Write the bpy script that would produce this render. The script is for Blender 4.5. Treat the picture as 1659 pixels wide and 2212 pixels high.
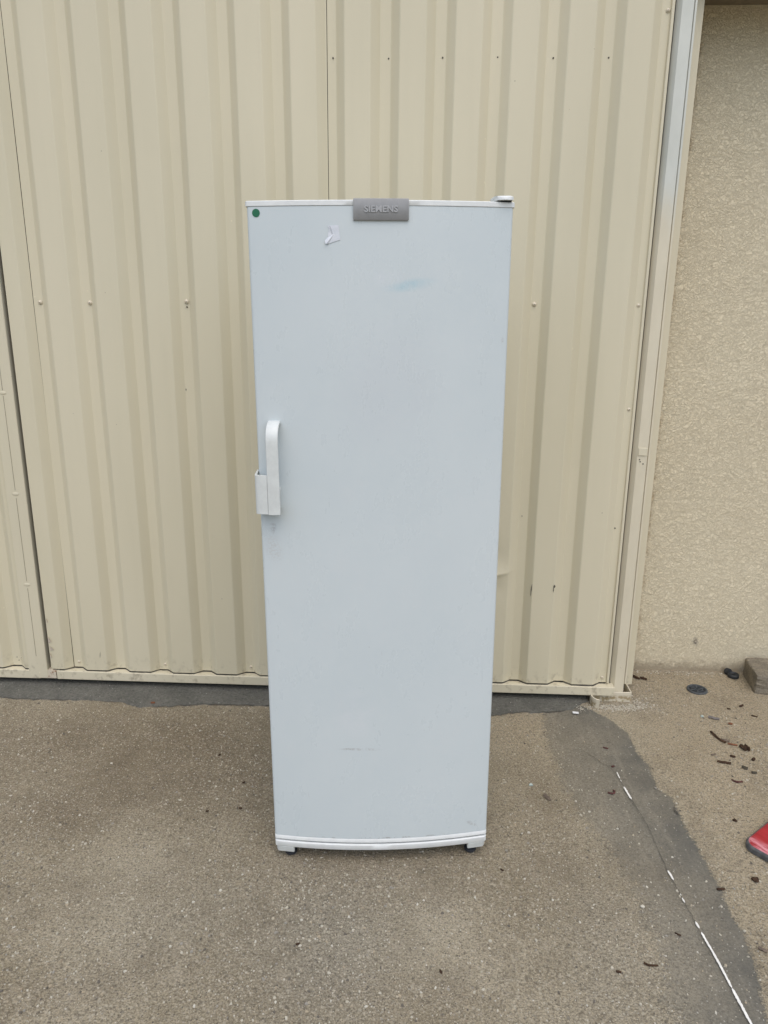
import bpy, bmesh, math, random
import numpy as np
from mathutils import Vector, Matrix

# ------------------------------------------------------------------ scene reset
for o in list(bpy.data.objects):
    bpy.data.objects.remove(o)
SC = bpy.context.scene
COL = SC.collection
R = math.radians
random.seed(7)
rng = np.random.default_rng(7)

# ------------------------------------------------------------------ camera
FPX, CAM_H, TILT, ROLL, YAW, CAM_X, CAM_Y = 1599.9, 1.5103, .2673, .0085, -.0448, .0495, -2.6972
ct, st, cy_, sy_ = math.cos(TILT), math.sin(TILT), math.cos(YAW), math.sin(YAW)
fwd = Vector((sy_*ct, cy_*ct, -st)); right0 = Vector((cy_, -sy_, 0)); up0 = right0.cross(fwd)
rgt = right0*math.cos(ROLL) + up0*math.sin(ROLL); upv = up0*math.cos(ROLL) - right0*math.sin(ROLL)
cam = bpy.data.cameras.new('camera'); camo = bpy.data.objects.new('camera', cam); COL.objects.link(camo)
m = Matrix.Identity(4)
for i in range(3):
    m[i][0] = rgt[i]; m[i][1] = upv[i]; m[i][2] = -fwd[i]
m[0][3], m[1][3], m[2][3] = CAM_X, CAM_Y, CAM_H
camo.matrix_world = m
cam.sensor_fit = 'VERTICAL'; cam.sensor_height = 36; cam.lens = FPX/2212*36
cam.clip_start = .05; cam.clip_end = 500
SC.camera = camo

# ------------------------------------------------------------------ sky, sun, exposure (bright overcast)
SUN_EL, SUN_AZ = 62, 169         # azimuth from +Y clockwise: right and behind the camera
w = bpy.data.worlds.new('World'); SC.world = w; w.use_nodes = True
nt = w.node_tree; nt.nodes.clear()
wo = nt.nodes.new('ShaderNodeOutputWorld'); bg = nt.nodes.new('ShaderNodeBackground')
sk = nt.nodes.new('ShaderNodeTexSky'); sk.sky_type = 'NISHITA'; sk.sun_disc = False
sk.sun_elevation = R(SUN_EL); sk.sun_rotation = R(SUN_AZ)
sk.air_density = 1.0; sk.dust_density = 3.0; sk.ozone_density = 1.6
bg.inputs[1].default_value = .15
nt.links.new(sk.outputs[0], bg.inputs[0]); nt.links.new(bg.outputs[0], wo.inputs[0])
sl = bpy.data.lights.new('sun', 'SUN'); sl.energy = 1.35; sl.angle = R(95); sl.color = (1, .985, .95)
so = bpy.data.objects.new('sun', sl); COL.objects.link(so)
sd = Vector((math.sin(R(SUN_AZ))*math.cos(R(SUN_EL)), math.cos(R(SUN_AZ))*math.cos(R(SUN_EL)), math.sin(R(SUN_EL))))
so.rotation_euler = sd.to_track_quat('Z', 'Y').to_euler(); so.location = (3, -5, 8)
SC.view_settings.view_transform = 'Standard'; SC.view_settings.look = 'None'
SC.view_settings.gamma = 1; SC.view_settings.use_curve_mapping = False
SC.view_settings.exposure = 0.24
SC.render.engine = 'CYCLES'

# ------------------------------------------------------------------ helpers
def obj(name, verts, faces, mat=None, parent=None, smooth=False, label=None, cat=None, group=None, kind=None):
    me = bpy.data.meshes.new(name); me.from_pydata([tuple(v) for v in verts], [], [tuple(f) for f in faces]); me.update()
    return link(name, me, mat, parent, smooth, label, cat, group, kind)

def link(name, me, mat=None, parent=None, smooth=False, label=None, cat=None, group=None, kind=None):
    o = bpy.data.objects.new(name, me); COL.objects.link(o)
    if mat is not None and me is not None:
        me.materials.clear(); me.materials.append(mat)
    if smooth and me is not None:
        me.polygons.foreach_set('use_smooth', [True]*len(me.polygons))
    if parent is not None: o.parent = parent
    for k, v in (('label', label), ('category', cat), ('group', group), ('kind', kind)):
        if v: o[k] = v
    return o

def bmobj(name, bm, *a, **k):
    bmesh.ops.recalc_face_normals(bm, faces=bm.faces)
    me = bpy.data.meshes.new(name); bm.to_mesh(me); bm.free()
    return link(name, me, *a, **k)

def thing(name, loc, label, cat, group=None, rot=(0, 0, 0)):
    o = bpy.data.objects.new(name, None); COL.objects.link(o); o.location = loc; o.rotation_euler = rot
    o.empty_display_size = .05
    o['label'] = label; o['category'] = cat
    if group: o['group'] = group
    return o

def box_bm(bm, x0, x1, y0, y1, z0, z1, bev=0, seg=1):
    r = bmesh.ops.create_cube(bm, size=1)
    for v in r['verts']:
        v.co = Vector(((x0+x1)/2+v.co.x*(x1-x0), (y0+y1)/2+v.co.y*(y1-y0), (z0+z1)/2+v.co.z*(z1-z0)))
    if bev:
        es = list({e for v in r['verts'] for e in v.link_edges})
        bmesh.ops.bevel(bm, geom=es, offset=bev, segments=seg, affect='EDGES', profile=.5)
    return bm

def box(name, x0, x1, y0, y1, z0, z1, mat, parent=None, bev=0, seg=1, **k):
    return bmobj(name, box_bm(bmesh.new(), x0, x1, y0, y1, z0, z1, bev, seg), mat, parent, **k)

def lathe(prof, n=20, axis='Z'):
    """prof: list of (r, h). returns verts, faces (closed caps when r=0)"""
    vs, fs = [], []
    for r_, h_ in prof:
        for i in range(n):
            a = 2*math.pi*i/n
            vs.append((r_*math.cos(a), r_*math.sin(a), h_))
    for j in range(len(prof)-1):
        for i in range(n):
            fs.append((j*n+i, j*n+(i+1) % n, (j+1)*n+(i+1) % n, (j+1)*n+i))
    fs.append(tuple(range(n))[::-1]); fs.append(tuple(range((len(prof)-1)*n, len(prof)*n)))
    if axis == 'Y-':   # height axis towards -Y
        vs = [(x, -z, y) for x, y, z in vs]
    return vs, fs

def prism(outline, z0, z1):
    """outline: list of (x, y) ccw"""
    n = len(outline)
    vs = [(x, y, z0) for x, y in outline]+[(x, y, z1) for x, y in outline]
    fs = [tuple(range(n))[::-1], tuple(range(n, 2*n))]+[(i, (i+1) % n, n+(i+1) % n, n+i) for i in range(n)]
    return vs, fs

# photo pixel (1659 x 2212 scale) -> point on the ground / on the door plane
O = Vector((CAM_X, CAM_Y, CAM_H))
def ray(x, y): return fwd + rgt*((x-829.5)/FPX) - upv*((y-1106)/FPX)
def gnd(x, y, z=0.):
    d = ray(x, y); return O + d*((z-O.z)/d.z)
def wal(x, y, Y=0.):
    d = ray(x, y); return O + d*((Y-O.y)/d.y)

# ------------------------------------------------------------------ material kit
class NT:
    def __init__(s, name, rough=.6, spec=.5, metal=0.):
        s.m = bpy.data.materials.new(name); s.m.use_nodes = True
        s.t = s.m.node_tree; s.b = s.t.nodes['Principled BSDF']; s.out = s.t.nodes['Material Output']
        s.b.inputs['Roughness'].default_value = rough; s.b.inputs['Metallic'].default_value = metal
        s.b.inputs['Specular IOR Level'].default_value = spec
        s.tc = s.t.nodes.new('ShaderNodeTexCoord')
    def set(s, sock, v):
        if isinstance(v, (int, float)): sock.default_value = v
        elif isinstance(v, tuple): sock.default_value = v if len(v) == len(sock.default_value) else (*v, 1.)
        else: s.t.links.new(v, sock)
    def co(s, scale=(1, 1, 1), loc=(0, 0, 0), rot=(0, 0, 0), src='Object'):
        mp = s.t.nodes.new('ShaderNodeMapping')
        for k, v in (('Scale', scale), ('Location', loc), ('Rotation', rot)): mp.inputs[k].default_value = v
        s.t.links.new(s.tc.outputs[src], mp.inputs[0]); return mp.outputs[0]
    def noise(s, vec, scale, detail=3, rough=.5, dist=0., col=False):
        n = s.t.nodes.new('ShaderNodeTexNoise'); n.inputs['Scale'].default_value = scale
        n.inputs['Detail'].default_value = detail; n.inputs['Roughness'].default_value = rough
        n.inputs['Distortion'].default_value = dist; s.t.links.new(vec, n.inputs['Vector'])
        return n.outputs['Color' if col else 'Fac']
    def voro(s, vec, scale, feature='F1', out='Distance', rand=1.):
        n = s.t.nodes.new('ShaderNodeTexVoronoi'); n.feature = feature; n.inputs['Scale'].default_value = scale
        n.inputs['Randomness'].default_value = rand; s.t.links.new(vec, n.inputs['Vector']); return n.outputs[out]
    def math(s, op, a, b=0., c=0., clamp=False):
        n = s.t.nodes.new('ShaderNodeMath'); n.operation = op; n.use_clamp = clamp
        s.set(n.inputs[0], a); s.set(n.inputs[1], b); s.set(n.inputs[2], c); return n.outputs[0]
    def ramp(s, v, a, b, lo=0., hi=1., interp='SMOOTHSTEP'):
        n = s.t.nodes.new('ShaderNodeMapRange'); n.interpolation_type = interp; n.clamp = True if interp == 'LINEAR' else n.clamp
        s.set(n.inputs[0], v)
        for i, x in enumerate((a, b, lo, hi)): n.inputs[i+1].default_value = x
        return n.outputs[0]
    def mix(s, f, a, b, mode='MIX'):
        n = s.t.nodes.new('ShaderNodeMix'); n.data_type = 'RGBA'; n.blend_type = mode; n.clamp_factor = True
        s.set(n.inputs[0], f); s.set(n.inputs[6], a); s.set(n.inputs[7], b); return n.outputs[2]
    def sep(s, vec):
        n = s.t.nodes.new('ShaderNodeSeparateXYZ'); s.t.links.new(vec, n.inputs[0]); return n.outputs
    def attr(s, name):
        n = s.t.nodes.new('ShaderNodeAttribute'); n.attribute_name = name; return n.outputs['Fac']
    def bump(s, h, strength=.5, dist=.01, prev=None):
        n = s.t.nodes.new('ShaderNodeBump'); n.inputs['Strength'].default_value = strength
        n.inputs['Distance'].default_value = dist; s.t.links.new(h, n.inputs['Height'])
        if prev is not None: s.t.links.new(prev, n.inputs['Normal'])
        s.t.links.new(n.outputs[0], s.b.inputs['Normal']); return n.outputs[0]
    def col(s, c): s.set(s.b.inputs['Base Color'], c); return s
    def rough(s, v): s.set(s.b.inputs['Roughness'], v); return s
    def ellipse(s, cx, cz, rx, rz, rot=0., soft=(1., .2), axes=(0, 2)):
        """soft elliptical mask in object space x/z"""
        p = s.sep(s.tc.outputs['Object'])
        dx = s.math('SUBTRACT', p[axes[0]], cx); dz = s.math('SUBTRACT', p[axes[1]], cz)
        c, q = math.cos(rot), math.sin(rot)
        a = s.math('ADD', s.math('MULTIPLY', dx, c/rx), s.math('MULTIPLY', dz, q/rx))
        b = s.math('ADD', s.math('MULTIPLY', dx, -q/rz), s.math('MULTIPLY', dz, c/rz))
        d = s.math('SQRT', s.math('ADD', s.math('MULTIPLY', a, a), s.math('MULTIPLY', b, b)))
        return s.ramp(d, soft[0], soft[1])

def plain(name, c, rough=.6, var=.12, scale=30., metal=0., spec=.5, bump=0., bscale=200.):
    t = NT(name, rough, spec, metal)
    n = t.noise(t.co(), scale, 4, .6)
    t.col(t.mix(t.ramp(n, .3, .7), tuple(x*(1-var) for x in c), tuple(min(1, x*(1+var)) for x in c)))
    if bump: t.bump(t.noise(t.co(), bscale, 3), bump, .002)
    return t.m

# cream coil-coated steel sheet
def cream_mat(name, c, dirt_z=.16):
    t = NT(name, .46, .4)
    n1 = t.noise(t.co((1, 1, .25)), 2.2, 4, .55); n2 = t.noise(t.co((1, 1, .06)), 28, 3, .5); n3 = t.noise(t.co(), 420, 2, .5)
    col = t.mix(t.ramp(n1, .3, .7), tuple(x*.955 for x in c), (c[0]*1.03, c[1]*1.03, c[2]*1.05))
    col = t.mix(t.math('MULTIPLY', t.ramp(n2, .45, .8), .10), col, tuple(x*.82 for x in c))
    col = t.mix(t.math('MULTIPLY', t.ramp(n3, .35, .65), .05), col, tuple(x*.7 for x in c))
    # paint nibs and pin-point dirt
    v = t.voro(t.co((1, 1, .8)), 15.); vc = t.sep(t.voro(t.co((1, 1, .8)), 15., out='Color'))
    nib = t.math('MULTIPLY', t.ramp(v, .05, .025), t.ramp(vc[0], .74, .76))
    nibd = t.math('MULTIPLY', t.ramp(v, .035, .015), t.ramp(vc[1], .88, .9))
    col = t.mix(t.math('MULTIPLY', nib, .6), col, tuple(min(1, x*1.22) for x in c))
    col = t.mix(t.math('MULTIPLY', nibd, .7), col, (.16, .13, .09))
    # splash dirt just above the yard
    z = t.sep(t.tc.outputs['Object'])[2]
    h = t.ramp(z, dirt_z, .06); ds = t.noise(t.co((1, 1, .7)), 38, 5, .7)
    col = t.mix(t.math('MULTIPLY', h, t.ramp(ds, .5, .72, 0, .55)), col, (.19, .155, .10))
    t.col(col)
    hgt = t.math('ADD', t.math('MULTIPLY', n3, .25), t.math('MULTIPLY', nib, 1.5))
    b1 = t.bump(t.noise(t.co((1, 1, .12)), 5., 2), .12, .02)
    t.bump(hgt, .12, .0012, b1)
    t.rough(t.ramp(n1, .3, .7, .4, .55)); return t.m

CREAM = cream_mat('cream_sheet_steel', (.60, .55, .395))
CREAM_RAIL = cream_mat('cream_rail_steel', (.61, .56, .41), .12)

def stucco_mat():
    t = NT('stucco', .92, .2)
    wv = t.noise(t.co(), 48, 2, .5, 0, True)
    va = t.t.nodes.new('ShaderNodeMix'); va.data_type = 'VECTOR'; va.inputs[0].default_value = .022
    t.t.links.new(t.tc.outputs['Object'], va.inputs[4]); t.t.links.new(wv, va.inputs[5])
    mp = t.t.nodes.new('ShaderNodeMapping'); mp.inputs['Rotation'].default_value = (0, R(33), 0); mp.inputs['Scale'].default_value = (1, 1, 1.7)
    t.t.links.new(va.outputs[1], mp.inputs[0])
    n1 = t.noise(mp.outputs[0], 46, 2, .5, .6); n3 = t.noise(mp.outputs[0], 88, 3, .55, .4); n2 = t.noise(t.co(), 16, 3)
    def crease(n, wd): return t.ramp(t.math('ABSOLUTE', t.math('SUBTRACT', n, .5)), 0., wd)
    cr = t.math('MULTIPLY', crease(n1, .035), t.math('ADD', t.math('MULTIPLY', crease(n3, .05), .7), .3))
    h = t.math('ADD', t.math('MULTIPLY', cr, .6), t.math('ADD', t.math('MULTIPLY', n3, .9), t.math('MULTIPLY', n1, .5)))
    t.bump(h, .75, .005)
    big = t.noise(t.co(), 1.8, 4, .6)
    c = t.mix(t.ramp(big, .3, .7), (.69, .61, .44), (.72, .643, .468))
    c = t.mix(t.math('MULTIPLY', t.ramp(cr, .6, .1), t.ramp(n2, .35, .65, .07, .32)), c, (.42, .35, .23))
    # rusty-brown grime line beside the post, splash band above the yard
    p = t.sep(t.tc.outputs['Object'])
    k = t.noise(t.co((1, 1, .4)), 40, 4, .7)
    g = t.math('MULTIPLY', t.ramp(t.math('SUBTRACT', p[0], t.math('MULTIPLY', k, .08)), .992, .955), .75)
    c = t.mix(g, c, (.30, .205, .10))
    sp = t.math('MULTIPLY', t.ramp(t.math('ADD', p[2], t.math('MULTIPLY', t.noise(t.co(), 45, 4, .7), .07)), .095, .035), .7)
    c = t.mix(sp, c, (.25, .20, .14))
    sm = t.math('MULTIPLY', t.ellipse(1.266, .136, .018, .03, .3), t.ramp(t.noise(t.co(), 120, 3), .35, .6, .2, .8))
    c = t.mix(sm, c, (.14, .12, .11)); t.col(c); return t.m
STUCCO = stucco_mat()

def ground_mat():
    t = NT('yard_concrete', .88, .3)
    P = t.co()
    patch, dark, tan, crumb, grey = (t.attr(k) for k in ('patch', 'dark', 'tan', 'crumb', 'grey')); pside = t.attr('pside')
    nL = t.noise(P, 1.7, 4, .6); nM = t.noise(P, 11, 5, .65); nF = t.noise(P, 150, 4, .7); nG = t.noise(P, 420, 2, .6)
    a = t.mix(t.ramp(nL, .34, .66), (.272, .230, .152), (.38, .332, .235))
    a = t.mix(t.math('MULTIPLY', tan, .8), a, (.40, .332, .22))
    a = t.mix(t.math('MULTIPLY', grey, .55), a, (.245, .226, .178))
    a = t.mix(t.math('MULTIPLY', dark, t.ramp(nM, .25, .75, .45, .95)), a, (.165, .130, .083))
    # aggregate: stones of mixed tone in the paste
    vec = t.co(); v1 = t.voro(vec, 165.); c1 = t.sep(t.voro(vec, 165., out='Color'))
    v2 = t.voro(vec, 320.); c2 = t.sep(t.voro(vec, 320., out='Color'))
    agg = t.math('MULTIPLY', t.ramp(v1, .62, .38), t.ramp(c1[0], .25, .95))
    a = t.mix(t.math('MULTIPLY', t.ramp(c2[1], .5, 1.), .4), a, t.mix(.5, a, (.06, .05, .037)))
    a = t.mix(t.math('MULTIPLY', agg, .55), a, t.mix(.62, a, (.46, .42, .34)))
    nH = t.noise(P, 260, 3, .75); a = t.mix(t.math('MULTIPLY', t.ramp(nF, .54, .36), .50), a, (.075, .06, .042)); a = t.mix(t.math('MULTIPLY', t.ramp(nH, .5, .34), .6), a, (.08, .066, .048)); a = t.mix(t.math('MULTIPLY', t.ramp(nH, .52, .68), .48), a, (.52, .46, .35))
    v3 = t.voro(vec, 95.); c3 = t.sep(t.voro(vec, 95., out='Color'))
    a = t.mix(t.math('MULTIPLY', t.math('MULTIPLY', t.ramp(v3, .45, .3), t.ramp(c3[0], .80, .9)), .5), a, (.44, .40, .31))
    a = t.mix(t.math('MULTIPLY', t.math('MULTIPLY', t.ramp(v3, .5, .35), t.ramp(c3[1], .86, .92)), .5), a, (.10, .085, .065))
    a = t.mix(t.math('MULTIPLY', t.ramp(t.noise(P, 5, 5, .7), .52, .32), .30), a, (.13, .105, .07))
    a = t.mix(t.math('MULTIPLY', t.ramp(nM, .56, .72), .22), a, (.42, .37, .28))
    spk = t.math('MULTIPLY', t.ramp(v1, .48, .2), t.ramp(c1[1], .955, .99, 0, .8))
    spkd = t.math('MULTIPLY', t.ramp(v1, .4, .25), t.ramp(c1[2], .965, .98))
    a = t.mix(t.math('MULTIPLY', spkd, .7), a, (.05, .043, .04))
    a = t.mix(t.math('MULTIPLY', spk, .8), a, (.60, .57, .49))
    # trowelled repair mortar
    edn = t.math('ADD', t.math('MULTIPLY', t.math('SUBTRACT', t.noise(P, 14, 5, .75), .5), .9), t.math('MULTIPLY', t.math('SUBTRACT', t.noise(P, 120, 3, .7), .5), .8))
    pn = t.ramp(t.math('ADD', patch, edn), .38, .62)
    st_ = t.noise(t.co((1.0, .12, 1), rot=(0, 0, R(-12))), 34, 4, .6)
    pc = t.mix(t.ramp(nM, .3, .7), (.100, .097, .083), (.14, .134, .112))
    pc = t.mix(t.math('MULTIPLY', t.ramp(st_, .5, .75), .4), pc, (.27, .245, .19))
    pc = t.mix(t.math('MULTIPLY', t.ramp(nF, .55, .3), .5), pc, (.075, .072, .064))
    pc = t.mix(t.math('MULTIPLY', t.math('MULTIPLY', t.ramp(v1, .4, .2), t.ramp(c1[1], .93, .96)), .6), pc, (.42, .40, .35))
    col = t.mix(t.math('MULTIPLY', pn, t.math('MULTIPLY', t.ramp(t.noise(P, 4.5, 4, .6), .3, .7, .78, 1.), t.math('ADD', .52, t.math('MULTIPLY', pside, .48)))), a, pc)
    cn = t.ramp(t.math('ADD', crumb, t.math('MULTIPLY', t.math('SUBTRACT', t.noise(P, 70, 4, .7), .5), 1.2)), .35, .7)
    col = t.mix(t.math('MULTIPLY', cn, .85), col, t.mix(t.ramp(c1[0], .2, .8), (.52, .48, .38), (.20, .17, .13)))
    t.col(col)
    h = t.math('ADD', t.math('MULTIPLY', t.ramp(v1, .7, .1), .5), t.math('ADD', t.math('MULTIPLY', nF, .9), t.math('MULTIPLY', nG, .4)))
    soft = t.math('SUBTRACT', 1., t.math('MULTIPLY', pn, .6))
    b = t.bump(nM, .35, .012)
    t.bump(t.math('MULTIPLY', h, soft), .85, .004, b)
    return t.m
GROUND = ground_mat()

def mortar_mat():
    t = NT('grey_mortar', .9, .25); P = t.co()
    nM = t.noise(P, 9, 5, .65); nF = t.noise(P, 130, 4, .7); v = t.voro(P, 150.); vc = t.sep(t.voro(P, 150., out='Color'))
    c = t.mix(t.ramp(nM, .3, .7), (.128, .126, .106), (.178, .172, .146))
    c = t.mix(t.math('MULTIPLY', t.ramp(nF, .55, .3), .6), c, (.06, .06, .055))
    c = t.mix(t.math('MULTIPLY', t.math('MULTIPLY', t.ramp(v, .4, .2), t.ramp(vc[0], .975, .985)), .9), c, (.5, .48, .42))
    lum = t.noise(P, 85, 4, .75); c = t.mix(t.math('MULTIPLY', t.ramp(lum, .5, .68), .45), c, (.24, .235, .205)); c = t.mix(t.math('MULTIPLY', t.ramp(lum, .45, .3), .55), c, (.06, .06, .055))
    t.col(c); t.bump(t.math('ADD', t.math('MULTIPLY', lum, 2.2), t.math('ADD', nF, t.math('MULTIPLY', nM, 2.))), .9, .006); return t.m
MORTAR = mortar_mat()

# ------------------------------------------------------------------ ground sheet
XS = np.concatenate([-np.geomspace(60, 1.9, 14), np.arange(-1.8, 1.85, .0125), np.geomspace(1.95, 60, 14)])
YS = np.concatenate([-np.geomspace(60, 1.8, 14), np.arange(-1.7, .42, .0125), np.geomspace(.5, 40, 12)])
GX, GY = np.meshgrid(XS, YS)
nx, ny = len(XS), len(YS)
def lerp_edge(pts, y):
    pts = sorted(pts, key=lambda p: p[1]); return np.interp(y, [p[1] for p in pts], [p[0] for p in pts])
EL = [(.60, .02), (.556, -.096), (.547, -.248), (.545, -.37), (.557, -.47), (.565, -.582), (.581, -.668), (.595, -.748), (.619, -.822), (.644, -.884),
      (.655, -.951), (.665, -1.05), (.678, -1.16), (.672, -1.235), (.655, -1.31), (.63, -1.4), (.60, -1.7), (.5, -3)]
ER = [(.70, .02), (.745, -.06), (.80, -.11), (.853, -.23), (.846, -.33), (.869, -.412), (.863, -.547), (.891, -.598), (.89, -.75), (.888, -.849),
      (.895, -.924), (.894, -1.012), (.887, -1.075), (.895, -1.146), (.876, -1.265), (.846, -1.384), (.80, -1.7), (.7, -3)]
def patch_mask(X, Y):
    l, r = lerp_edge(EL, Y), lerp_edge(ER, Y)
    dl = (X-l)/(.05+.05*np.clip((-Y-.3)/.6, 0, 1)); dr = (r-X)/.024
    mk = np.clip(.5+np.minimum(dl, dr)*.5, 0, 1)
    return mk*np.clip((.0-Y)/.05, 0, 1)*np.clip((Y+3.5)/.5, 0, 1)
def blob(X, Y, cx, cy, rx, ry, rot=0):
    c, s = math.cos(rot), math.sin(rot); a = ((X-cx)*c+(Y-cy)*s)/rx; b = (-(X-cx)*s+(Y-cy)*c)/ry
    return np.exp(-(a*a+b*b))
A_patch = patch_mask(GX, GY)
A_pside = np.clip((GX-lerp_edge(EL, GY))/(lerp_edge(ER, GY)-lerp_edge(EL, GY)), 0, 1)
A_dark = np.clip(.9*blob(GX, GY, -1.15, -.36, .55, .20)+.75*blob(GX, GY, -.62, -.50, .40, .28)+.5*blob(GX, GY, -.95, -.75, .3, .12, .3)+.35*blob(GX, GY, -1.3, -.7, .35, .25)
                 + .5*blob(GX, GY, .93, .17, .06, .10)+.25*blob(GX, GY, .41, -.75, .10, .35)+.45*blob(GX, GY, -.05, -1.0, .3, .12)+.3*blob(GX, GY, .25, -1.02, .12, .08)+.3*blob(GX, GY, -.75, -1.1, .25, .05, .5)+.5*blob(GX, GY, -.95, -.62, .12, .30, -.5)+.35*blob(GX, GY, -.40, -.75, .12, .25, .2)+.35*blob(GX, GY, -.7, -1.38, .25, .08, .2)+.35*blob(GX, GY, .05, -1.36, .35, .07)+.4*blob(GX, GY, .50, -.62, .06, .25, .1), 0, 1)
A_tan = np.clip(.85/(1+np.exp(-(GX-.92)/.05))+.8*blob(GX, GY, .45, -.2, .11, .16)+.22*blob(GX, GY, .43, -.6, .12, .3), 0, 1)
A_grey = np.clip(1.1*blob(GX, GY, -.14, -1.24, .17, .24)+.5*blob(GX, GY, -.5, -1.15, .3, .2)+.6*blob(GX, GY, .55, -1.2, .13, .3)+.5*blob(GX, GY, .95, .02, .15, .1), 0, 1)
A_crumb = np.clip(1.0*blob(GX, GY, .83, -.035, .10, .022)+.7*blob(GX, GY, .95, -.0, .05, .04)+.5*blob(GX, GY, 1.05, .285, .4, .012)+.35*blob(GX, GY, 1.3, .27, .3, .03), 0, 1)
GZ = np.zeros_like(GX)
core = (np.abs(GX) < 1.75) & (GY > -1.65) & (GY < .25)
GZ += core*0.0012*(np.sin(GX*9+GY*4)+np.sin(GX*5.3-GY*11))*.5
GZ -= .0012
vs = np.stack([GX.ravel(), GY.ravel(), GZ.ravel()], 1)
idx = np.arange(nx*ny).reshape(ny, nx)
fs = np.stack([idx[:-1, :-1].ravel(), idx[:-1, 1:].ravel(), idx[1:, 1:].ravel(), idx[1:, :-1].ravel()], 1)
ground = obj('ground', vs.tolist(), fs.tolist(), GROUND, smooth=True, kind='structure',
             label='beige brown exposed aggregate concrete yard with a grey repair band', cat='ground')
for nme, arr in (('patch', A_patch), ('dark', A_dark), ('tan', A_tan), ('grey', A_grey), ('crumb', A_crumb), ('pside', A_pside)):
    at = ground.data.attributes.new(nme, 'FLOAT', 'POINT'); at.data.foreach_set('value', arr.ravel().astype(np.float32))

# grey mortar strip along the doors: a thin ragged-edged slab
edge = [(-4.0, -.115), (-2.6, -.105), (-1.9, -.112), (-1.597, -.111), (-1.391, -.112), (-1.184, -.115), (-1.087, -.119), (-1.05, -.134), (-1.016, -.147), (-.905, -.141),
        (-.80, -.118), (-.713, -.109), (-.60, -.111), (-.511, -.113), (-.3, -.13), (-.05, -.125), (.2, -.135), (.355, -.128), (.458, -.098), (.559, -.092), (.63, -.08),
        (.68, -.055), (.72, -.018), (.76, .01)]
ex = np.arange(-4.0, .76, .012); ey = np.interp(ex, [p[0] for p in edge], [p[1] for p in edge])
jit = np.convolve(rng.normal(0, 1, len(ex)+6), np.ones(7)/7, 'valid')*.0085+rng.normal(0, .0026, len(ex))
ey = ey+jit
vs, fs = [], []
for x, y in zip(ex, ey):
    vs += [(x, y, -.004), (x, y+.002, .003), (x, y+.010, .0055), (x, .02, .012), (x, .16, .012)]
for i in range(len(ex)-1):
    for j in range(4): fs.append((5*i+j, 5*i+5+j, 5*i+6+j, 5*i+1+j))
fs = [f[::-1] for f in fs]
obj('threshold_strip', vs, [f[::-1] for f in fs], MORTAR, smooth=True, kind='structure',
    label='grey mortar strip along the foot of the metal doors', cat='pavement')

# open joint in front of the strip and crack along the repair band
CRACK_SHADE = plain('crack_dirt_and_shade', (.085, .076, .06), .95, .3, 60)  # crack dirt; also colours the painted shade line under the door sheets
def ribbon(name, pts, wid, z, mat, parent=None, jitter=.002, step=.012, seed=1, taper=True, wn=.25, **k):
    rg = np.random.default_rng(seed); P = []
    for (a, b) in zip(pts[:-1], pts[1:]):
        n = max(1, int(math.dist(a, b)/step))
        P += [(a[0]+(b[0]-a[0])*i/n, a[1]+(b[1]-a[1])*i/n) for i in range(n)]
    P.append(pts[-1]); n = len(P); vs, fs = [], []
    for i, (x, y) in enumerate(P):
        a = P[max(i-1, 0)]; b = P[min(i+1, n-1)]; L = math.dist(a, b) or 1
        nx_, ny_ = -(b[1]-a[1])/L, (b[0]-a[0])/L
        tp = min(1, (i+.35)/2, (n-i-.65)/2) if taper else 1
        w_ = wid*.5*tp*(1+rg.normal(0, wn)); o_ = rg.normal(0, jitter)
        vs += [(x+nx_*(o_+w_), y+ny_*(o_+w_), z), (x+nx_*(o_-w_), y+ny_*(o_-w_), z)]
    for i in range(n-1): fs.append((2*i, 2*i+1, 2*i+3, 2*i+2))
    return obj(name, vs, fs, mat, parent, **k)
jp = [(float(x), float(y)-.0015) for x, y in zip(ex[::2], ey[::2])]
for i in range(0, len(jp)-1, 9):
    if random.random() < .8: ribbon('joint', jp[i:i+random.randint(5, 10)], random.uniform(.0015, .0042), .0026, CRACK_SHADE, ground, .0012, .012, 300+i)
LINE = [(.663, -.352), (.70, -.405), (.747, -.474), (.749, -.544), (.757, -.619), (.774, -.737), (.772, -.83), (.773, -.927), (.777, -.966), (.7795, -1.042), (.786, -1.107),
        (.7885, -1.14), (.797, -1.224), (.801, -1.296), (.807, -1.386), (.815, -1.5)]
ribbon('crack', LINE, .0013, .0024, CRACK_SHADE, ground, .0012, .01, 5)
ribbon('crack', [(.886, -.637), (.878, -.66), (.887, -.69)], .005, .0026, CRACK_SHADE, ground, .001, .008, 6)
ribbon('crack', [(.886, -.637), (.899, -.64)], .004, .0026, CRACK_SHADE, ground, .001, .006, 7)
# thin white painted line, worn away in places
PAINT = plain('worn_white_paint', (.74, .73, .68), .7, .1, 90)
def along(y):
    return float(np.interp(-y, [-p[1] for p in LINE], [p[0] for p in LINE])), y
segs = [(-.474, -.510, .0040), (-.516, -.528, .003), (-.553, -.619, .0058), (-.929, -.966, .0058), (-1.014, -1.022, .004), (-1.028, -1.046, .0050), (-1.108, -1.130, .0056), (-1.141, -1.30, .0054), (-1.30, -1.5, .0062)]
pl = bpy.data.objects.new('painted_line', None); COL.objects.link(pl); pl['kind'] = 'structure'; pl['label'] = 'thin broken white painted line on the grey repair band'; pl['category'] = 'marking'
for i, (a, b, wd) in enumerate(segs):
    n = max(2, int(abs(b-a)/.02)); ys = [a+(b-a)*j/n for j in range(n+1)]
    ribbon('paint_dash', [along(y) for y in ys], wd, .0042, PAINT, pl, .00025, .0035, 20+i, True, .10)

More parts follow.
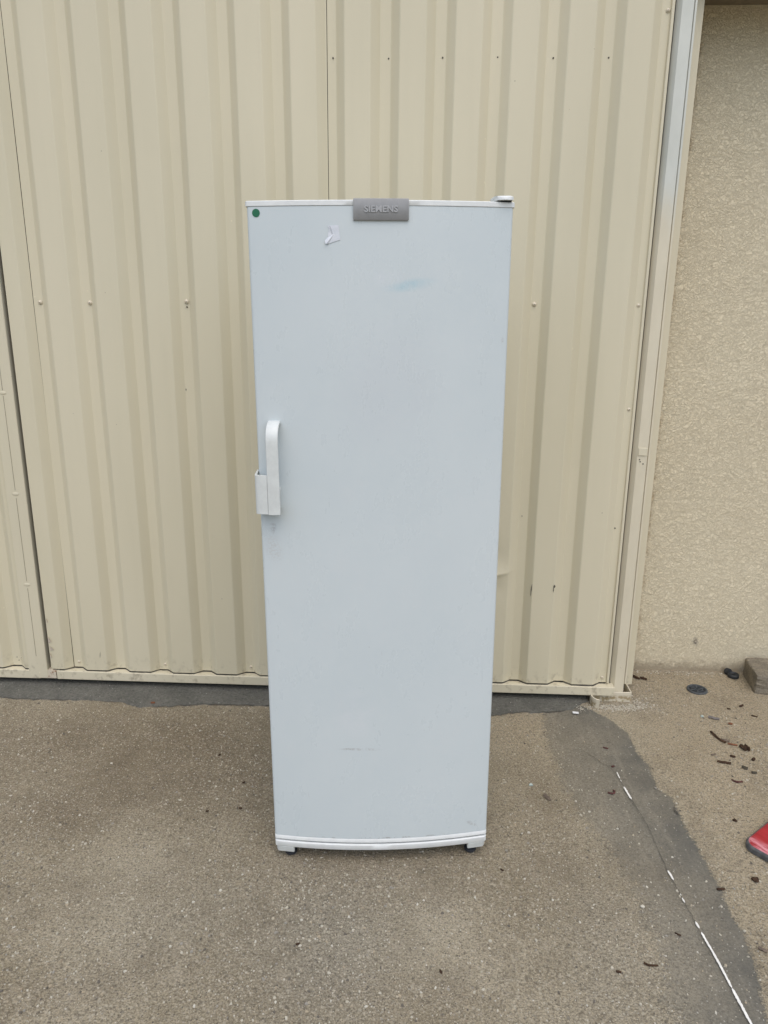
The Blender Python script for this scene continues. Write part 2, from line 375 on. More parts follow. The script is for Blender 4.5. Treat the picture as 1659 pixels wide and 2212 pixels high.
# stone chips bedded in the surface
def chips(name, n, xr, yr, smin, smax, cols, seed, dens):
    rg = np.random.default_rng(seed); vs, fs, mi = [], [], []
    k = 0
    while k < n:
        x = rg.uniform(*xr); y = rg.uniform(*yr)
        if rg.random() > dens(x, y): continue
        k += 1
        s = smin*(smax/smin)**(rg.random()**2.6); a0 = rg.uniform(0, 6.28); m_ = rg.integers(4, 7); el = rg.uniform(.4, 1)
        base = len(vs); rr = rg.uniform(.55, 1.15, m_); tl = rg.uniform(-.12, .12, 2)
        for (sc, z) in ((1., -.0015), (.8, s*.10+.0003)):
            for i in range(m_):
                a = 2*math.pi*(i+rr[i]*.3)/m_; px = s*.5*sc*rr[i]*math.cos(a); py = s*.5*sc*rr[i]*math.sin(a)*el
                vs.append((x+px*math.cos(a0)-py*math.sin(a0), y+px*math.sin(a0)+py*math.cos(a0), z+px*tl[0]+py*tl[1]))
        fs.append(tuple(range(base+m_, base+2*m_)))
        fs += [(base+i, base+(i+1) % m_, base+m_+(i+1) % m_, base+m_+i) for i in range(m_)]
        mi += [rg.integers(0, len(cols))]*(m_+1)
    o = obj(name, vs, fs, None, None, kind='stuff', label='pale stone chips bedded all over the concrete yard', cat='stone chips')
    for c in cols: o.data.materials.append(c)
    o.data.polygons.foreach_set('material_index', [int(i) for i in mi]); return o
CH = [plain('chip_white', (.52, .49, .41), .8, .1), plain('chip_cream', (.42, .385, .30), .8), plain('chip_grey', (.28, .26, .22), .85), plain('chip_tan', (.36, .30, .21), .85), plain('chip_pale', (.46, .425, .34), .85), plain('chip_dark', (.12, .105, .085), .9), plain('chip_brown', (.27, .22, .15), .9), plain('chip_buff', (.40, .35, .26), .9)]
def dens(x, y):
    pm = float(patch_mask(np.array(x), np.array(y)))
    if y > -.12 and x < .75: return 0.
    return (1-.8*pm)*np.clip(.30+(-y)*.7, .15, 1)*(.35+.65*(math.sin(x*7+y*3)*.5+.5))
chips('stone_chips', 13000, (-1.65, 1.5), (-1.55, .28),   .003, .0115, CH+[CH[4]], 11, dens)

def cdens(x, y): return float(np.clip(1.2*blob(x, y, .83, -.038, .11, .022)+.5*blob(x, y, .95, -.01, .06, .05)+.12*blob(x, y, 1.1, .27, .3, .02), 0, 1)) if not (y > -.01 and x < .93) else 0.
mc = chips('mortar_crumbs', 420, (.68, 1.4), (-.11, .285), .004, .011, [CH[0], CH[0], CH[4]], 15, cdens)
mc['label'] = 'whitish mortar crumbs spilled in front of the bent floor guide'
# ------------------------------------------------------------------ corrugated metal sliding doors
PITCH, CREST, F1W, VAL, F2W, DEPTH = .1785, .083, .031, .0355, .029, .025
TOP = 3.9
DARK = plain('gap_backing_dark', (.02, .018, .015), .9)
POST_STEEL = NT('post_steel', .42, .5, 0.)  # cream below, blending to silver towards the top
g_ = POST_STEEL.noise(POST_STEEL.co((1, 1, .4)), 14, 4, .6)
zz = POST_STEEL.sep(POST_STEEL.tc.outputs['Object'])[2]
pm_ = POST_STEEL.ramp(POST_STEEL.math('ADD', zz, POST_STEEL.math('MULTIPLY', g_, .25)), 1.83, 2.12)
POST_STEEL.col(POST_STEEL.mix(pm_, POST_STEEL.mix(POST_STEEL.ramp(g_, .3, .7), (.60, .545, .41), (.64, .585, .445)), POST_STEEL.mix(POST_STEEL.ramp(g_, .3, .7), (.52, .53, .47), (.57, .58, .52))))
POST_STEEL.set(POST_STEEL.b.inputs['Metallic'], POST_STEEL.math('MULTIPLY', pm_, .08))
lowdirt = POST_STEEL.ramp(zz, .25, .02)
POST_STEEL.rough(.5); POST_STEEL.bump(POST_STEEL.noise(POST_STEEL.co(), 200, 3), .1, .001); POST_STEEL = POST_STEEL.m

def profile_pts(x0, x1, phase, sub=3):
    """(x, y) samples of the trapezoidal profile; phase = x where a crest starts"""
    ks = range(int((x0-phase)/PITCH)-2, int((x1-phase)/PITCH)+3); P = []
    for k in ks:
        s = phase+k*PITCH; r_ = .0035
        knots = [(s, 0), (s+CREST, 0), (s+CREST+F1W, DEPTH), (s+CREST+F1W+VAL, DEPTH)]
        P += knots
    P = sorted(P); xs_ = [p[0] for p in P]; ys_ = [p[1] for p in P]
    xx = sorted({round(v, 5) for x, _ in P for v in (x-.0022, x+.0022, x)} | {x0, x1} | {round(x0+(x1-x0)*i/int((x1-x0)/.02), 5) for i in range(int((x1-x0)/.02))})
    xx = [x for x in xx if x0 <= x <= x1]
    out = []
    for x in xx:   # slight rounding of the bends
        y = (np.interp(x-.002, xs_, ys_)+np.interp(x, xs_, ys_)+np.interp(x+.002, xs_, ys_))/3
        out.append((x, float(y)))
    return out

def sheet(name, x0, x1, phase, z0, parent, dent=None, seed=1, zs=None):
    prof = profile_pts(x0, x1, phase); rg = np.random.default_rng(seed)
    zs = zs or [z0, .15, .3, .5, .75, 1., 1.3, 1.6, 2., 2.4, 2.8, TOP]
    ph = rg.uniform(0, 6, 6); vs, fs = [], []; n = len(prof)
    for z in zs:
        for x, y in prof:
            wob = .0010*math.sin(x*3+z*2.1+ph[0])+.0006*math.sin(x*17+z*1.3+ph[1])
            dx = .0012*math.sin(z*2.7+x*4+ph[2])
            d = dent(x, z) if dent else 0
            vs.append((x+dx*(x0 < x < x1), y+wob+d, z))
    for j in range(len(zs)-1):
        for i in range(n-1):
            a = j*n+i; fs.append((a, a+1, a+n+1, a+n))
    o = obj(name, vs, fs, CREAM, parent, smooth=False)
    sm = o.modifiers.new('thickness', 'SOLIDIFY'); sm.thickness = .0012; sm.offset = 1
    return o

PH = -1.282
door = thing('metal_door', (-.3, .03, 0), 'cream corrugated metal sliding door leaf standing behind the white refrigerator', 'door')
def P(o):   # keep world placement when parenting to an unrotated empty
    o.location = -Vector(o.parent.location); return o

def dent(x, z):
    d = 0.
    if .33 < x < .44 and .40 < z < .78:
        g = math.exp(-((x-.36)/.045)**2)
        t = z-(.529+(x-.36)*.25)
        d += -.010*g*math.exp(-abs(t)/(.030 if t > 0 else .012))
        d += .0045*g*math.exp(-((z-.60)/.06)**2)+.003*g*math.exp(-((z-.47)/.04)**2)
    return d
zd = [.076, .15, .3, .38]+[.40+.006*i for i in range(64)]+[.79, .85, 1., 1.3, 1.6, 2., 2.4, 2.8, TOP]
P(sheet('sheet', -1.432, -1.3485, PH, .076, door, seed=2))
P(sheet('sheet', -1.3465, -.2725, PH, .076, door, seed=3))
P(sheet('sheet', -.2705, .828, PH, .076, door, dent, 4, zd))
P(box('core', -1.437, .832, .032, .052, .05, TOP, DARK, door))  # unseen dark backing added so the gaps between sheets read black
P(box('bottom_rail', -1.408, .85, -.010, .031, .034, .0705, CREAM_RAIL, door, .0015))
P(box('edge_trim', .8235, .8335, .016, .031, .0745, TOP, CREAM_RAIL, door, .002))
def edge_shade(x0, x1, phase, parent, seed):  # dark ribbon painted for the shade under the sheet's lower edge
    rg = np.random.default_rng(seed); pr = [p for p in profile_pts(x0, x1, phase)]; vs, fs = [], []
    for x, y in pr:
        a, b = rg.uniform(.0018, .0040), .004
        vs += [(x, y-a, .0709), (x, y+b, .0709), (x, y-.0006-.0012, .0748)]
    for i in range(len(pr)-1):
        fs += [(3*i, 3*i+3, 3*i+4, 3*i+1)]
    P(obj('edge_shade_line', vs, fs, CRACK_SHADE, parent))
edge_shade(-1.40, .82, PH, door, 5)
# screws, spare holes
sv, sf = lathe([(.0082, 0), (.0082, .0012), (.0066, .002), (.0055, .0022), (.0052, .0045), (.0036, .0062), (.001, .0066)], 18, 'Y-')
SCREW = plain('screw_cream', (.58, .52, .40), .4, .05); SLOT = plain('screw_slot', (.05, .045, .035), .8)
screw_me = None; slot_me = None
def screw(x, y, z, parent, s=1.):
    global screw_me, slot_me
    if screw_me is None:
        o = obj('screw', sv, sf, SCREW, parent, smooth=True); screw_me = o.data
        v2, f2 = lathe([(.0014, .0060), (.0014, .0069)], 8, 'Y-'); so_ = obj('slot', v2, f2, SLOT, o); slot_me = so_.data
    else:
        o = link('screw', screw_me, None, parent); so_ = link('slot', slot_me, None, o)
    o.location = Vector((x, y, z))-Vector(parent.location); o.scale = (s, s, s); return o
hole_me = None
def hole(x, y, z, parent, r=.0028):
    global hole_me
    v, f = lathe([(r, -.002), (r*.9, .0027)], 10, 'Y-')
    o = obj('screw_hole', v, f, SLOT, parent); o.location = Vector((x, y, z))-Vector(parent.location)
def prof_y(x, phase=PH):
    k = math.floor((x-phase)/PITCH); u = x-phase-k*PITCH
    return float(np.interp(u, [0, CREST, CREST+F1W, CREST+F1W+VAL, PITCH], [0, 0, DEPTH, DEPTH, 0]))
for x, z in [(-1.322, 1.524), (-1.139, 1.524), (-.786, 1.531), (.449, 1.531)]:
    screw(x, DEPTH-.0024, z, door)
for x, z in [(.819, 1.53), (.82, 1.168), (.824, 2.43)]:
    screw(x-.009, DEPTH-.0012, z, door, .85)
for x in (-1.325, -.965, -.61, .607, .43):
    screw(x, DEPTH-.0012, .099, door, .85)
screw(.806, DEPTH-.0012, .098, door, .8)
for x, z in [(-.252, 2.302), (-.07, 2.299), (.106, 2.301), (.284, 2.301), (.463, 2.298), (.64, 2.298), (-.786, 1.512), (.801, .72)]:
    hole(x, DEPTH-.0009, z, door)
# scuffs where something knocked the ribs
SCUFF = plain('scuff_bare', (.10, .09, .07), .7, .4, 300)
def scuff(x, z, h, w_, y, parent, tilt=0.):
    n = 7; vs, fs = [], []
    for i in range(n):
        u = i/(n-1); ww = w_*.5*math.sin(math.pi*min(max(u, .06), .94))*random.uniform(.6, 1.2)
        vs += [(x+tilt*(u-.5)-ww, y, z-h/2+h*u), (x+tilt*(u-.5)+ww, y, z-h/2+h*u)]
    for i in range(n-1): fs.append((2*i, 2*i+1, 2*i+3, 2*i+2))
    o = obj('scuff_mark', vs, fs, SCUFF, parent); o.location = -Vector(parent.location); return o
for a in [(.499, .471, .05, .004, -.0018, .003), (.5835, .478, .028, .004, -.0018, 0), (.586, .489, .012, .009, -.002, 0), (-1.222, .145, .03, .002, -.0025, .004), (.45, .76, .008, .003, DEPTH-.003, 0), (-.80, 1.22, .01, .004, -.0026, 0)]:
    scuff(*a[:5], door, a[5])

# left leaf with its boxed stile
door2 = thing('metal_door', (-2.2, .03, 0), 'cream corrugated metal door leaf with a flat boxed stile beside the dark gap', 'door')
P(sheet('sheet', -3.6, -1.5245, -1.5405, .076, door2, seed=8))
P(box('core', -3.6, -1.4455, .033, .052, .05, TOP, DARK, door2))  # same added backing behind the left leaf, keeps its gap dark
P(box('bottom_rail', -3.6, -1.4790, -.010, .031, .034, .0705, CREAM_RAIL, door2, .0015))
P(box('stile', -1.5230, -1.4450, -.0105, .031, .036, TOP, CREAM_RAIL, door2, .002))
edge_shade(-3.5, -1.53, -1.5405, door2, 6)
GROOVE = plain('groove_dirt', (.16, .135, .09), .8)
for z0, z1 in [(.135, .43), (.46, .80), (.83, 1.19), (1.21, 1.75), (1.78, 2.6)]:
    P(box('groove', -1.4850, -1.4838, -.0112, -.0095, z0, z1, GROOVE, door2))
for z in (.445, .815, 1.2):   # dressed weld beads between the grooves
    bm = bmesh.new(); bmesh.ops.create_icosphere(bm, subdivisions=2, radius=1)
    for v in bm.verts: v.co = Vector((-1.485+v.co.x*.014, -.0105+v.co.y*.0014, z+v.co.z*.007))
    P(bmobj('weld_bead', bm, CREAM_RAIL, door2, smooth=True))
screw(-1.565, DEPTH-.0012, .112, door2, .85); screw(-1.462, -.0105, 1.526, door2, .85)
hole(-1.585, DEPTH-.001, .112, door2, .002); hole(-1.578, DEPTH-.001, .098, door2, .002)
# mitred, rusty corner gusset at the foot of the gap
RUSTY = NT('rusty_cream', .8, .3); rn = RUSTY.noise(RUSTY.co(), 70, 5, .7)
RUSTY.col(RUSTY.mix(RUSTY.ramp(rn, .5, .66), (.56, .50, .385), (.24, .12, .06))); RUSTY.bump(rn, .5, .004); RUSTY = RUSTY.m
v_, f_ = prism([(-1.476, .037), (-1.411, .037), (-1.411, .066), (-1.430, .074), (-1.444, .074), (-1.462, .056), (-1.476, .050)], -.009, .028)
v_ = [(x, z, y) for x, y, z in v_]
gus = obj('corner_gusset', v_, [f[::-1] for f in f_], RUSTY, door2); P(gus)
# flaking paint curls beside the gap
FLAKE = plain('paint_flake', (.52, .45, .36), .6, .1)
for (x, z, a, b) in [(-1.426, .205, .016, .026), (-1.422, .168, .02, .02), (-1.426, .29, .007, .018), (-1.427, .135, .008, .02)]:
    vs = [(x-a*.4, -.002, z+b*.6), (x-a*.3, -.003, z-b*.5), (x+a*.6, -.006, z-b*.25), (x+a*.2, -.009, z+b*.3)]
    o = obj('paint_flake', vs, [(0, 1, 2, 3)], FLAKE, door); P(o)

# ------------------------------------------------------------------ door post, floor guide, rendered wall
post = thing('door_post', (.88, .06, 0), 'cream and silver steel door post between corrugated door and stucco wall', 'post')
v_, f_ = prism([(.8415, .036), (.8565, .020), (.893, .020), (.893, .10), (.842, .10)], .0, TOP)
P(obj('post', v_, f_, POST_STEEL, post))
v_, f_ = prism([(.8965, .030), (.8985, .026), (.9045, .026), (.9045, .10), (.8965, .10)], .07, TOP)
P(obj('seal_strip', v_, f_, POST_STEEL, post))
v_, f_ = prism([(.8935, .050), (.8960, .050), (.8960, .10), (.8935, .10)], .06, TOP)
P(obj('slot', v_, f_, DARK, post))
P(box('back_plate', .80, .9505, .1005, .12, .03, TOP, CREAM_RAIL, post))
P(box('splice_plate', .8585, .8905, .0165, .0198, 1.0, 1.028, CREAM_RAIL, post, .001))
for x, z in [(.866, .985), (.869, .977), (.880, .969)]: hole(x, .0219, z, post, .0028)
screw(.876, .0198, .145, post, .35); screw(.868, .0198, .30, post, .3)

# floor guide: flat bar on edge, bent round the post foot and curled forward
pts = [(.924, .098), (.924, .055), (.9245, .018), (.921, .0145), (.88, .0142), (.83, .0140), (.79, .0142), (.775, .0125), (.765, .006), (.760, -.007), (.7605, -.022), (.764, -.036), (.772, -.047), (.784, -.054)]
vs, fs = [], []
for i, (x, y) in enumerate(pts):
    a = pts[max(i-1, 0)]; b = pts[min(i+1, len(pts)-1)]; L = math.dist(a, b); n_ = (-(b[1]-a[1])/L, (b[0]-a[0])/L)
    for s, z in ((-1, -.01), (1, -.01), (1, .0385), (.6, .040), (-.6, .040), (-1, .0385)):
        vs.append((x+n_[0]*s*.0028, y+n_[1]*s*.0028, z))
for i in range(len(pts)-1):
    for j in range(6): fs.append((6*i+j, 6*i+(j+1) % 6, 6*i+6+(j+1) % 6, 6*i+6+j))
fs += [tuple(range(6))[::-1], tuple(range(6*len(pts)-6, 6*len(pts)))]
GUIDE = NT('guide_paint', .55, .4); gn = GUIDE.noise(GUIDE.co(), 60, 5, .7); gz = GUIDE.sep(GUIDE.tc.outputs['Object'])[2]
gc = GUIDE.mix(GUIDE.math('MULTIPLY', GUIDE.ramp(GUIDE.math('ADD', gz, GUIDE.math('MULTIPLY', gn, .03)), .048, .035), GUIDE.ramp(gn, .4, .6)), (.60, .55, .43), (.30, .235, .13))
GUIDE.col(gc); GUIDE.bump(gn, .25, .002)
gm = obj('floor_guide', vs, fs, GUIDE.m, label='bent cream steel floor guide at the foot of the door post', cat='door guide')
bmx = bmesh.new(); bmx.from_mesh(gm.data); bmesh.ops.recalc_face_normals(bmx, faces=bmx.faces); bmx.to_mesh(gm.data); bmx.free()

# rendered wall, standing back behind the door plane
wall = thing('stucco_wall', (2.2, .45, 0), 'beige textured stucco wall beside the metal door', 'wall')
sw = box('wall_face', .93, 8.0, .30, .60, -.05, 2.573, STUCCO, wall); P(sw)
v_, f_ = prism([(.9525, .122), (.9545, .2995), (.93, .2995), (.93, .122)], .02, TOP)
P(obj('return', v_, [f[::-1] for f in f_], CREAM_RAIL, wall))
P(box('parapet', .9065, 8.0, .005, .60, 2.574, TOP, STUCCO, wall))
for i, (x0, x1) in enumerate([(.93, 2.4), (2.405, 4.2), (4.205, 8.0)]):
    P(box('soffit_panel', x0, x1, .02, .2995, 2.538, 2.5735, plain('soffit_%d' % i, (.20, .17, .12), .9), wall))
# unseen slab added behind the doors, so no light comes through the joints
light_block_mat = plain('light_block_paint', (.42, .37, .27), .8)
P(box('light_block', -6., 8., .65, .9, 0, TOP, light_block_mat, wall))

# ------------------------------------------------------------------ refrigerator
FA, FLEAN = .0771, -.0078
FW, FH, BOW = .60, 1.743, .028
cxy = Vector((-.3293+.3*math.cos(FA), -.9365+.3*math.sin(FA), 0))
fridge = thing('refrigerator', cxy, 'tall white single door refrigerator with grey nameplate and pale handle', 'refrigerator')
# local axes: x along the front, y to the back, z up, leaning a hair on its feet
Rm = Matrix.Rotation(FA, 4, 'Z') @ Matrix.Rotation(FLEAN, 4, 'Y')
fridge.matrix_world = Matrix.Translation(cxy) @ Rm

def white_mat():
    t = NT('fridge_enamel', .28, .5)
    n1 = t.noise(t.co(), 2.5, 4, .6); n2 = t.noise(t.co((1, 1, .5)), 14, 5, .65); n3 = t.noise(t.co(), 900, 2, .5)
    base = (.735, .765, .800)
    c = t.mix(t.ramp(n1, .3, .7), (.545, .604, .612), (.575, .628, .632))
    c = t.mix(t.math('MULTIPLY', t.ramp(n2, .52, .75), .10), c, (.62, .62, .60))
    c = t.mix(t.math('MULTIPLY', t.ramp(n3, .3, .7), .035), c, (.4, .4, .42))
    SCZ = .365
    def mark(cx, cz, rx, rz, rot, colr, amt, ns=160, lo=.42, hi=.62):
        nonlocal c
        k = t.math('MULTIPLY', t.ellipse(cx, cz, rx, rz, rot), t.ramp(t.noise(t.co(), ns, 4, .7), lo, hi, 0, amt)); c = t.mix(k, c, colr)
    mark(.066, 1.563, .075, .017, .16, (.36, .53, .59), .6, 14, .2, .6)
    mark(.015, 1.575, .05, .03, 0, (.62, .65, .68), .35, 60)
    mark(-.06, SCZ, .072, .006, 0, (.36, .34, .32), .6, 130)
    mark(-.085, SCZ+.001, .03, .004, 0, (.30, .28, .26), .6, 200)
    mark(-.27, .93, .03, .05, .2, (.45, .43, .40), .45, 220)
    mark(-.27, .985, .012, .02, 0, (.30, .29, .28), .5, 120)
    mark(.287, 1.438, .005, .014, .1, (.36, .35, .34), .5, 90)
    mark(.287, 1.248, .003, .010, .1, (.25, .25, .25), .6, 90)
    mark(.255, .11, .025, .008, -.6, (.35, .34, .32), .7, 160)
    mark(-.07, .47, .07, .10, 0, (.63, .655, .67), .3, 14)  # pale cloudy patch, a soft reflection painted into the enamel
    mark(.02, 1.33, .18, .20, 0, (.525, .562, .58), .4, 3, .3, .6)  # broad cloudy tone painted in as a reflection on the door
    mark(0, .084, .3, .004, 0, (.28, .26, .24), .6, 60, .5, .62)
    # pin-head chips and fly spots
    v = t.voro(t.co((1, .2, 1)), 11.); vc = t.sep(t.voro(t.co((1, .2, 1)), 11., out='Color'))
    sp = t.math('MULTIPLY', t.ramp(v, .026, .012), t.ramp(vc[0], .62, .64)); c = t.mix(t.math('MULTIPLY', sp, .75), c, (.22, .21, .20))
    sc_ = t.noise(t.co((4, 1, 1), rot=(0, R(35), 0)), 50, 3, .5)
    lw = t.noise(t.co(), 5.5, 3)
    c = t.mix(t.math('MULTIPLY', t.math('MULTIPLY', t.ramp(sc_, .70, .76), t.ramp(lw, .52, .62)), .35), c, (.45, .45, .45))
    t.col(c); t.rough(t.ramp(n2, .3, .7, .24, .38)); t.bump(t.noise(t.co(), 700, 2), .05, .0006); return t.m
ENAMEL = white_mat()
TRIM = plain('white_plastic_trim', (.70, .72, .70), .38, .04, 40)
PLAST = plain('aged_white_plastic', (.60, .625, .60), .40, .05, 50, bump=.05, bscale=300)
GREY = plain('grey_plastic', (.255, .258, .256), .42, .05, 60)
GREYL = plain('grey_plastic_letter', (.355, .36, .36), .4, .03, 60)
RUBBER = plain('black_rubber', (.018, .02, .025), .7)
GASK = plain('gasket_grey', (.24, .24, .24), .7)

def bow(x): return -BOW*(1-(x/(FW/2))**2)
def front_outline(hw, y_back, rad=.008, n=40, off=0.):
    """plan outline, ccw: straight sides, bowed front, corner arcs tangent to both"""
    th = math.atan(2*BOW*hw/(FW/2)**2); xt = hw-rad+rad*math.sin(th); yc = bow(xt)+rad*math.cos(th)
    L = []
    for i in range(6):
        a = (math.pi/2-th)*i/5; L.append((-hw+rad-rad*math.cos(a), yc-rad*math.sin(a)-off))
    F = [(-xt+2*xt*i/n, bow(-xt+2*xt*i/n)-off) for i in range(1, n)]
    return [(hw, y_back), (-hw, y_back)]+L+F+[(-x, y) for x, y in L[::-1]]
def extr(name, outline, zs, mat, parent, insets=None, smooth=True):
    """stack of outlines; insets shrink the outline at each level for soft edges"""
    n = len(outline); vs, fs = [], []; cyy = max(p[1] for p in outline)-1e-6
    for k, z in enumerate(zs):
        d = insets[k] if insets else 0
        for x, y in outline: vs.append((x-math.copysign(min(d, abs(x)), x), y+(d if y < cyy else -d), z))
    for k in range(len(zs)-1):
        for i in range(n): fs.append((k*n+i, k*n+(i+1) % n, (k+1)*n+(i+1) % n, (k+1)*n+i))
    fs += [tuple(range(n))[::-1], tuple(range((len(zs)-1)*n, len(zs)*n))]
    o = obj(name, vs, fs, mat, parent)
    bm = bmesh.new(); bm.from_mesh(o.data); bmesh.ops.recalc_face_normals(bm, faces=bm.faces)
    for f in bm.faces: f.smooth = smooth and len(f.verts) == 4
    for e in bm.edges:
        if len(e.link_faces) == 2 and e.calc_face_angle(0) > R(40): e.smooth = False
    bm.to_mesh(o.data); bm.free(); return o

fdoor = extr('door', front_outline(.3, .052), [.0805, .0812, 1.7303, 1.731], ENAMEL, fridge, [.001, 0, 0, .001])
extr('door_cap', front_outline(.3035, .053, off=.0012), [1.7312, 1.7322, 1.7415, 1.743], TRIM, fdoor, [.0008, 0, 0, .0016])
extr('door_cap', front_outline(.3005, .053, off=.0006), [.0675, .0685, .0785, .0803], TRIM, fdoor, [.0012, 0, 0, .001])
extr('gasket', [(.285, .052), (.285, .066), (-.285, .066), (-.285, .052)][::-1], [.09, 1.72], GASK, fdoor, smooth=False)
cab = box('cabinet', -.299, .299, .0665, .60, .045, 1.735, ENAMEL, fridge, .004, 2)
box('top_cover', -.2995, .2995, .067, .58, 1.7355, 1.741, TRIM, cab, .002)

# plinth with cut-out and two corner feet covers
PZ0, PZ1 = .0435, .0625
pl_o = front_outline(.3, .045, off=.0005)
plinth = extr('plinth', pl_o, [PZ0, PZ0+.0015, PZ1-.003, PZ1], TRIM, fridge, [.001, 0, 0, .0025])
for s in (-1, 1):
    xs_ = [s*(.2975-.0515*i/8) for i in range(9)]
    f_top = [(x, bow(x)-.0004+(.006 if i == 0 else 0), PZ0) for i, x in enumerate(xs_)]
    f_bot = [(x-(s*.0015 if i == 0 else 0), bow(x)+.004+(.006 if i == 0 else 0), .0225) for i, x in enumerate(xs_)]
    b_top = [(x, .04, PZ0) for x in xs_]; b_bot = [(x, .035, .0225) for x in xs_]
    n = 9; vs = f_top+f_bot+b_bot+b_top; fs = []
    for r_ in range(4):
        for i in range(n-1): fs.append((r_*n+i, r_*n+i+1, ((r_+1) % 4)*n+i+1, ((r_+1) % 4)*n+i))
    fs += [(0, n, 2*n, 3*n), (n-1, 4*n-1, 3*n-1, 2*n-1)]
    o = obj('plinth_foot', vs, fs, PLAST, plinth)
    bm = bmesh.new(); bm.from_mesh(o.data); bmesh.ops.recalc_face_normals(bm, faces=bm.faces)
    bmesh.ops.bevel(bm, geom=[e for e in bm.edges if e.calc_face_angle(0) > .6], offset=.0018, segments=2, affect='EDGES'); bm.to_mesh(o.data); bm.free()
    # screw foot: reaches the yard although the cabinet leans a little
    zb = -.0005+(s*.27*math.sin(FLEAN))
    v, f = lathe([(.008, .05), (.008, zb+.016), (.0165, zb+.013), (.0175, zb+.007), (.012, zb), (.002, zb)], 20)
    obj('foot', [(x+s*.258, y+.020, z) for x, y, z in v], f, RUBBER, fridge)
    v, f = lathe([(.015, .05), (.015, zb+.01), (.022, zb+.006), (.022, zb), (.002, zb)], 16)
    obj('foot', [(x+s*.25, y+.55, z) for x, y, z in v], f, RUBBER, fridge)
extr('shadow_gap', front_outline(.292, .044, off=-.006), [PZ1-.002, .0690], RUBBER, plinth)  # dark strip put in for the shade between door and plinth
box('underside', -.28, .28, .046, .59, .034, .0448, RUBBER, cab)

# nameplate
np_o = extr('nameplate', [(x, bow(x)-.0055) for x in np.linspace(-.0615, .0615, 13)]+[(.0615, bow(.06)+.004), (-.0615, bow(.06)+.004)], [1.700, 1.7015, 1.744, 1.7455], GREY, fdoor, [.0012, 0, 0, .0010])
cu = bpy.data.curves.new('text', 'FONT'); cu.body = 'SIEMENS'; cu.size = .0205; cu.extrude = .0009; cu.offset = .00042; cu.align_x = 'CENTER'; cu.space_character = 1.02
cu.bevel_depth = .00022; cu.bevel_resolution = 1
to = bpy.data.objects.new('tmp_text', cu); COL.objects.link(to)
bpy.context.view_layer.update()
me = bpy.data.meshes.new_from_object(to.evaluated_get(bpy.context.evaluated_depsgraph_get()))
bpy.data.objects.remove(to)
xs_ = [v.co.x for v in me.vertices]; ys_ = [v.co.y for v in me.vertices]; sx_ = .0745/(max(xs_)-min(xs_)); cx0 = (max(xs_)+min(xs_))/2; y0 = min(ys_)
sy2 = .0142/(max(ys_)-min(ys_))
for v in me.vertices:
    x, y, z = v.co; xx = (x-cx0)*sx_; v.co = (xx, bow(xx)-.0055-.0005-z, 1.7165+(y-y0)*sy2)
link('lettering', me, GREYL, np_o, label='embossed grey maker name lettering')

# round green sticker and scrap of clear tape
DOT = plain('green_sticker', (.008, .135, .062), .55, .05)
v, f = lathe([(.0088, 0), (.0088, .0003)], 28, 'Y-')
sl_ = 2*BOW*(-.278)/(FW/2)**2    # slope of the bowed front
o = obj('dot_sticker', [(x-.279, bow(x-.279)-.0006+y, z+1.7175) for x, y, z in v], f, DOT, fdoor, label='round green dot sticker')
TAPE = NT('clear_tape', .3, .5); tn = TAPE.noise(TAPE.co(), 120, 4, .6)
TAPE.col(TAPE.mix(TAPE.ramp(tn, .35, .65), (.585, .618, .655), (.65, .675, .71))); TAPE.bump(tn, .3, .002); TAPE = TAPE.m
tp = [(-.1195, 1.6890), (-.107, 1.6905), (-.0945, 1.6905), (-.0935, 1.681), (-.0925, 1.672), (-.0905, 1.660), (-.105, 1.6555), (-.1165, 1.652), (-.1235, 1.6505), (-.1255, 1.6575), (-.119, 1.6645), (-.118, 1.675), (-.1155, 1.684)]
lift = [.0012, .0008, .0008, .0006, .0006, .0008, .0008, .0012, .005, .003, .001, .0006, .001]
vs = [(x, bow(x)-l, z) for (x, z), l in zip(tp, lift)]+[(-.105, bow(-.105)-.0009, 1.672)]
o = obj('tape_scrap', vs, [(i, (i+1) % 13, 13) for i in range(13)], TAPE, fdoor, label='crumpled scrap of translucent white tape')
sdm = o.modifiers.new('t', 'SOLIDIFY'); sdm.thickness = .0003
vs = [(-.1155, bow(-.115)-.0012, 1.689), (-.1125, bow(-.112)-.0032, 1.6885), (-.108, bow(-.108)-.0030, 1.672), (-.1095, bow(-.109)-.0010, 1.6715)]
obj('tape_fold', vs, [(0, 1, 2, 3)], TAPE, o)

# hinge cover on top right
def hingecover():
    oc = [(.258, -.004), (.263, -.012), (.275, -.0165), (.292, -.0165), (.297, -.012), (.297, .06), (.258, .06)]
    o = extr('hinge_cover', oc[::-1], [1.7455, 1.746, 1.752, 1.7545], TRIM, fridge, [.001, 0, 0, .003], True)
    box('hinge_pin', .270, .294, -.006, .055, 1.7425, 1.7456, RUBBER, o)
hingecover()

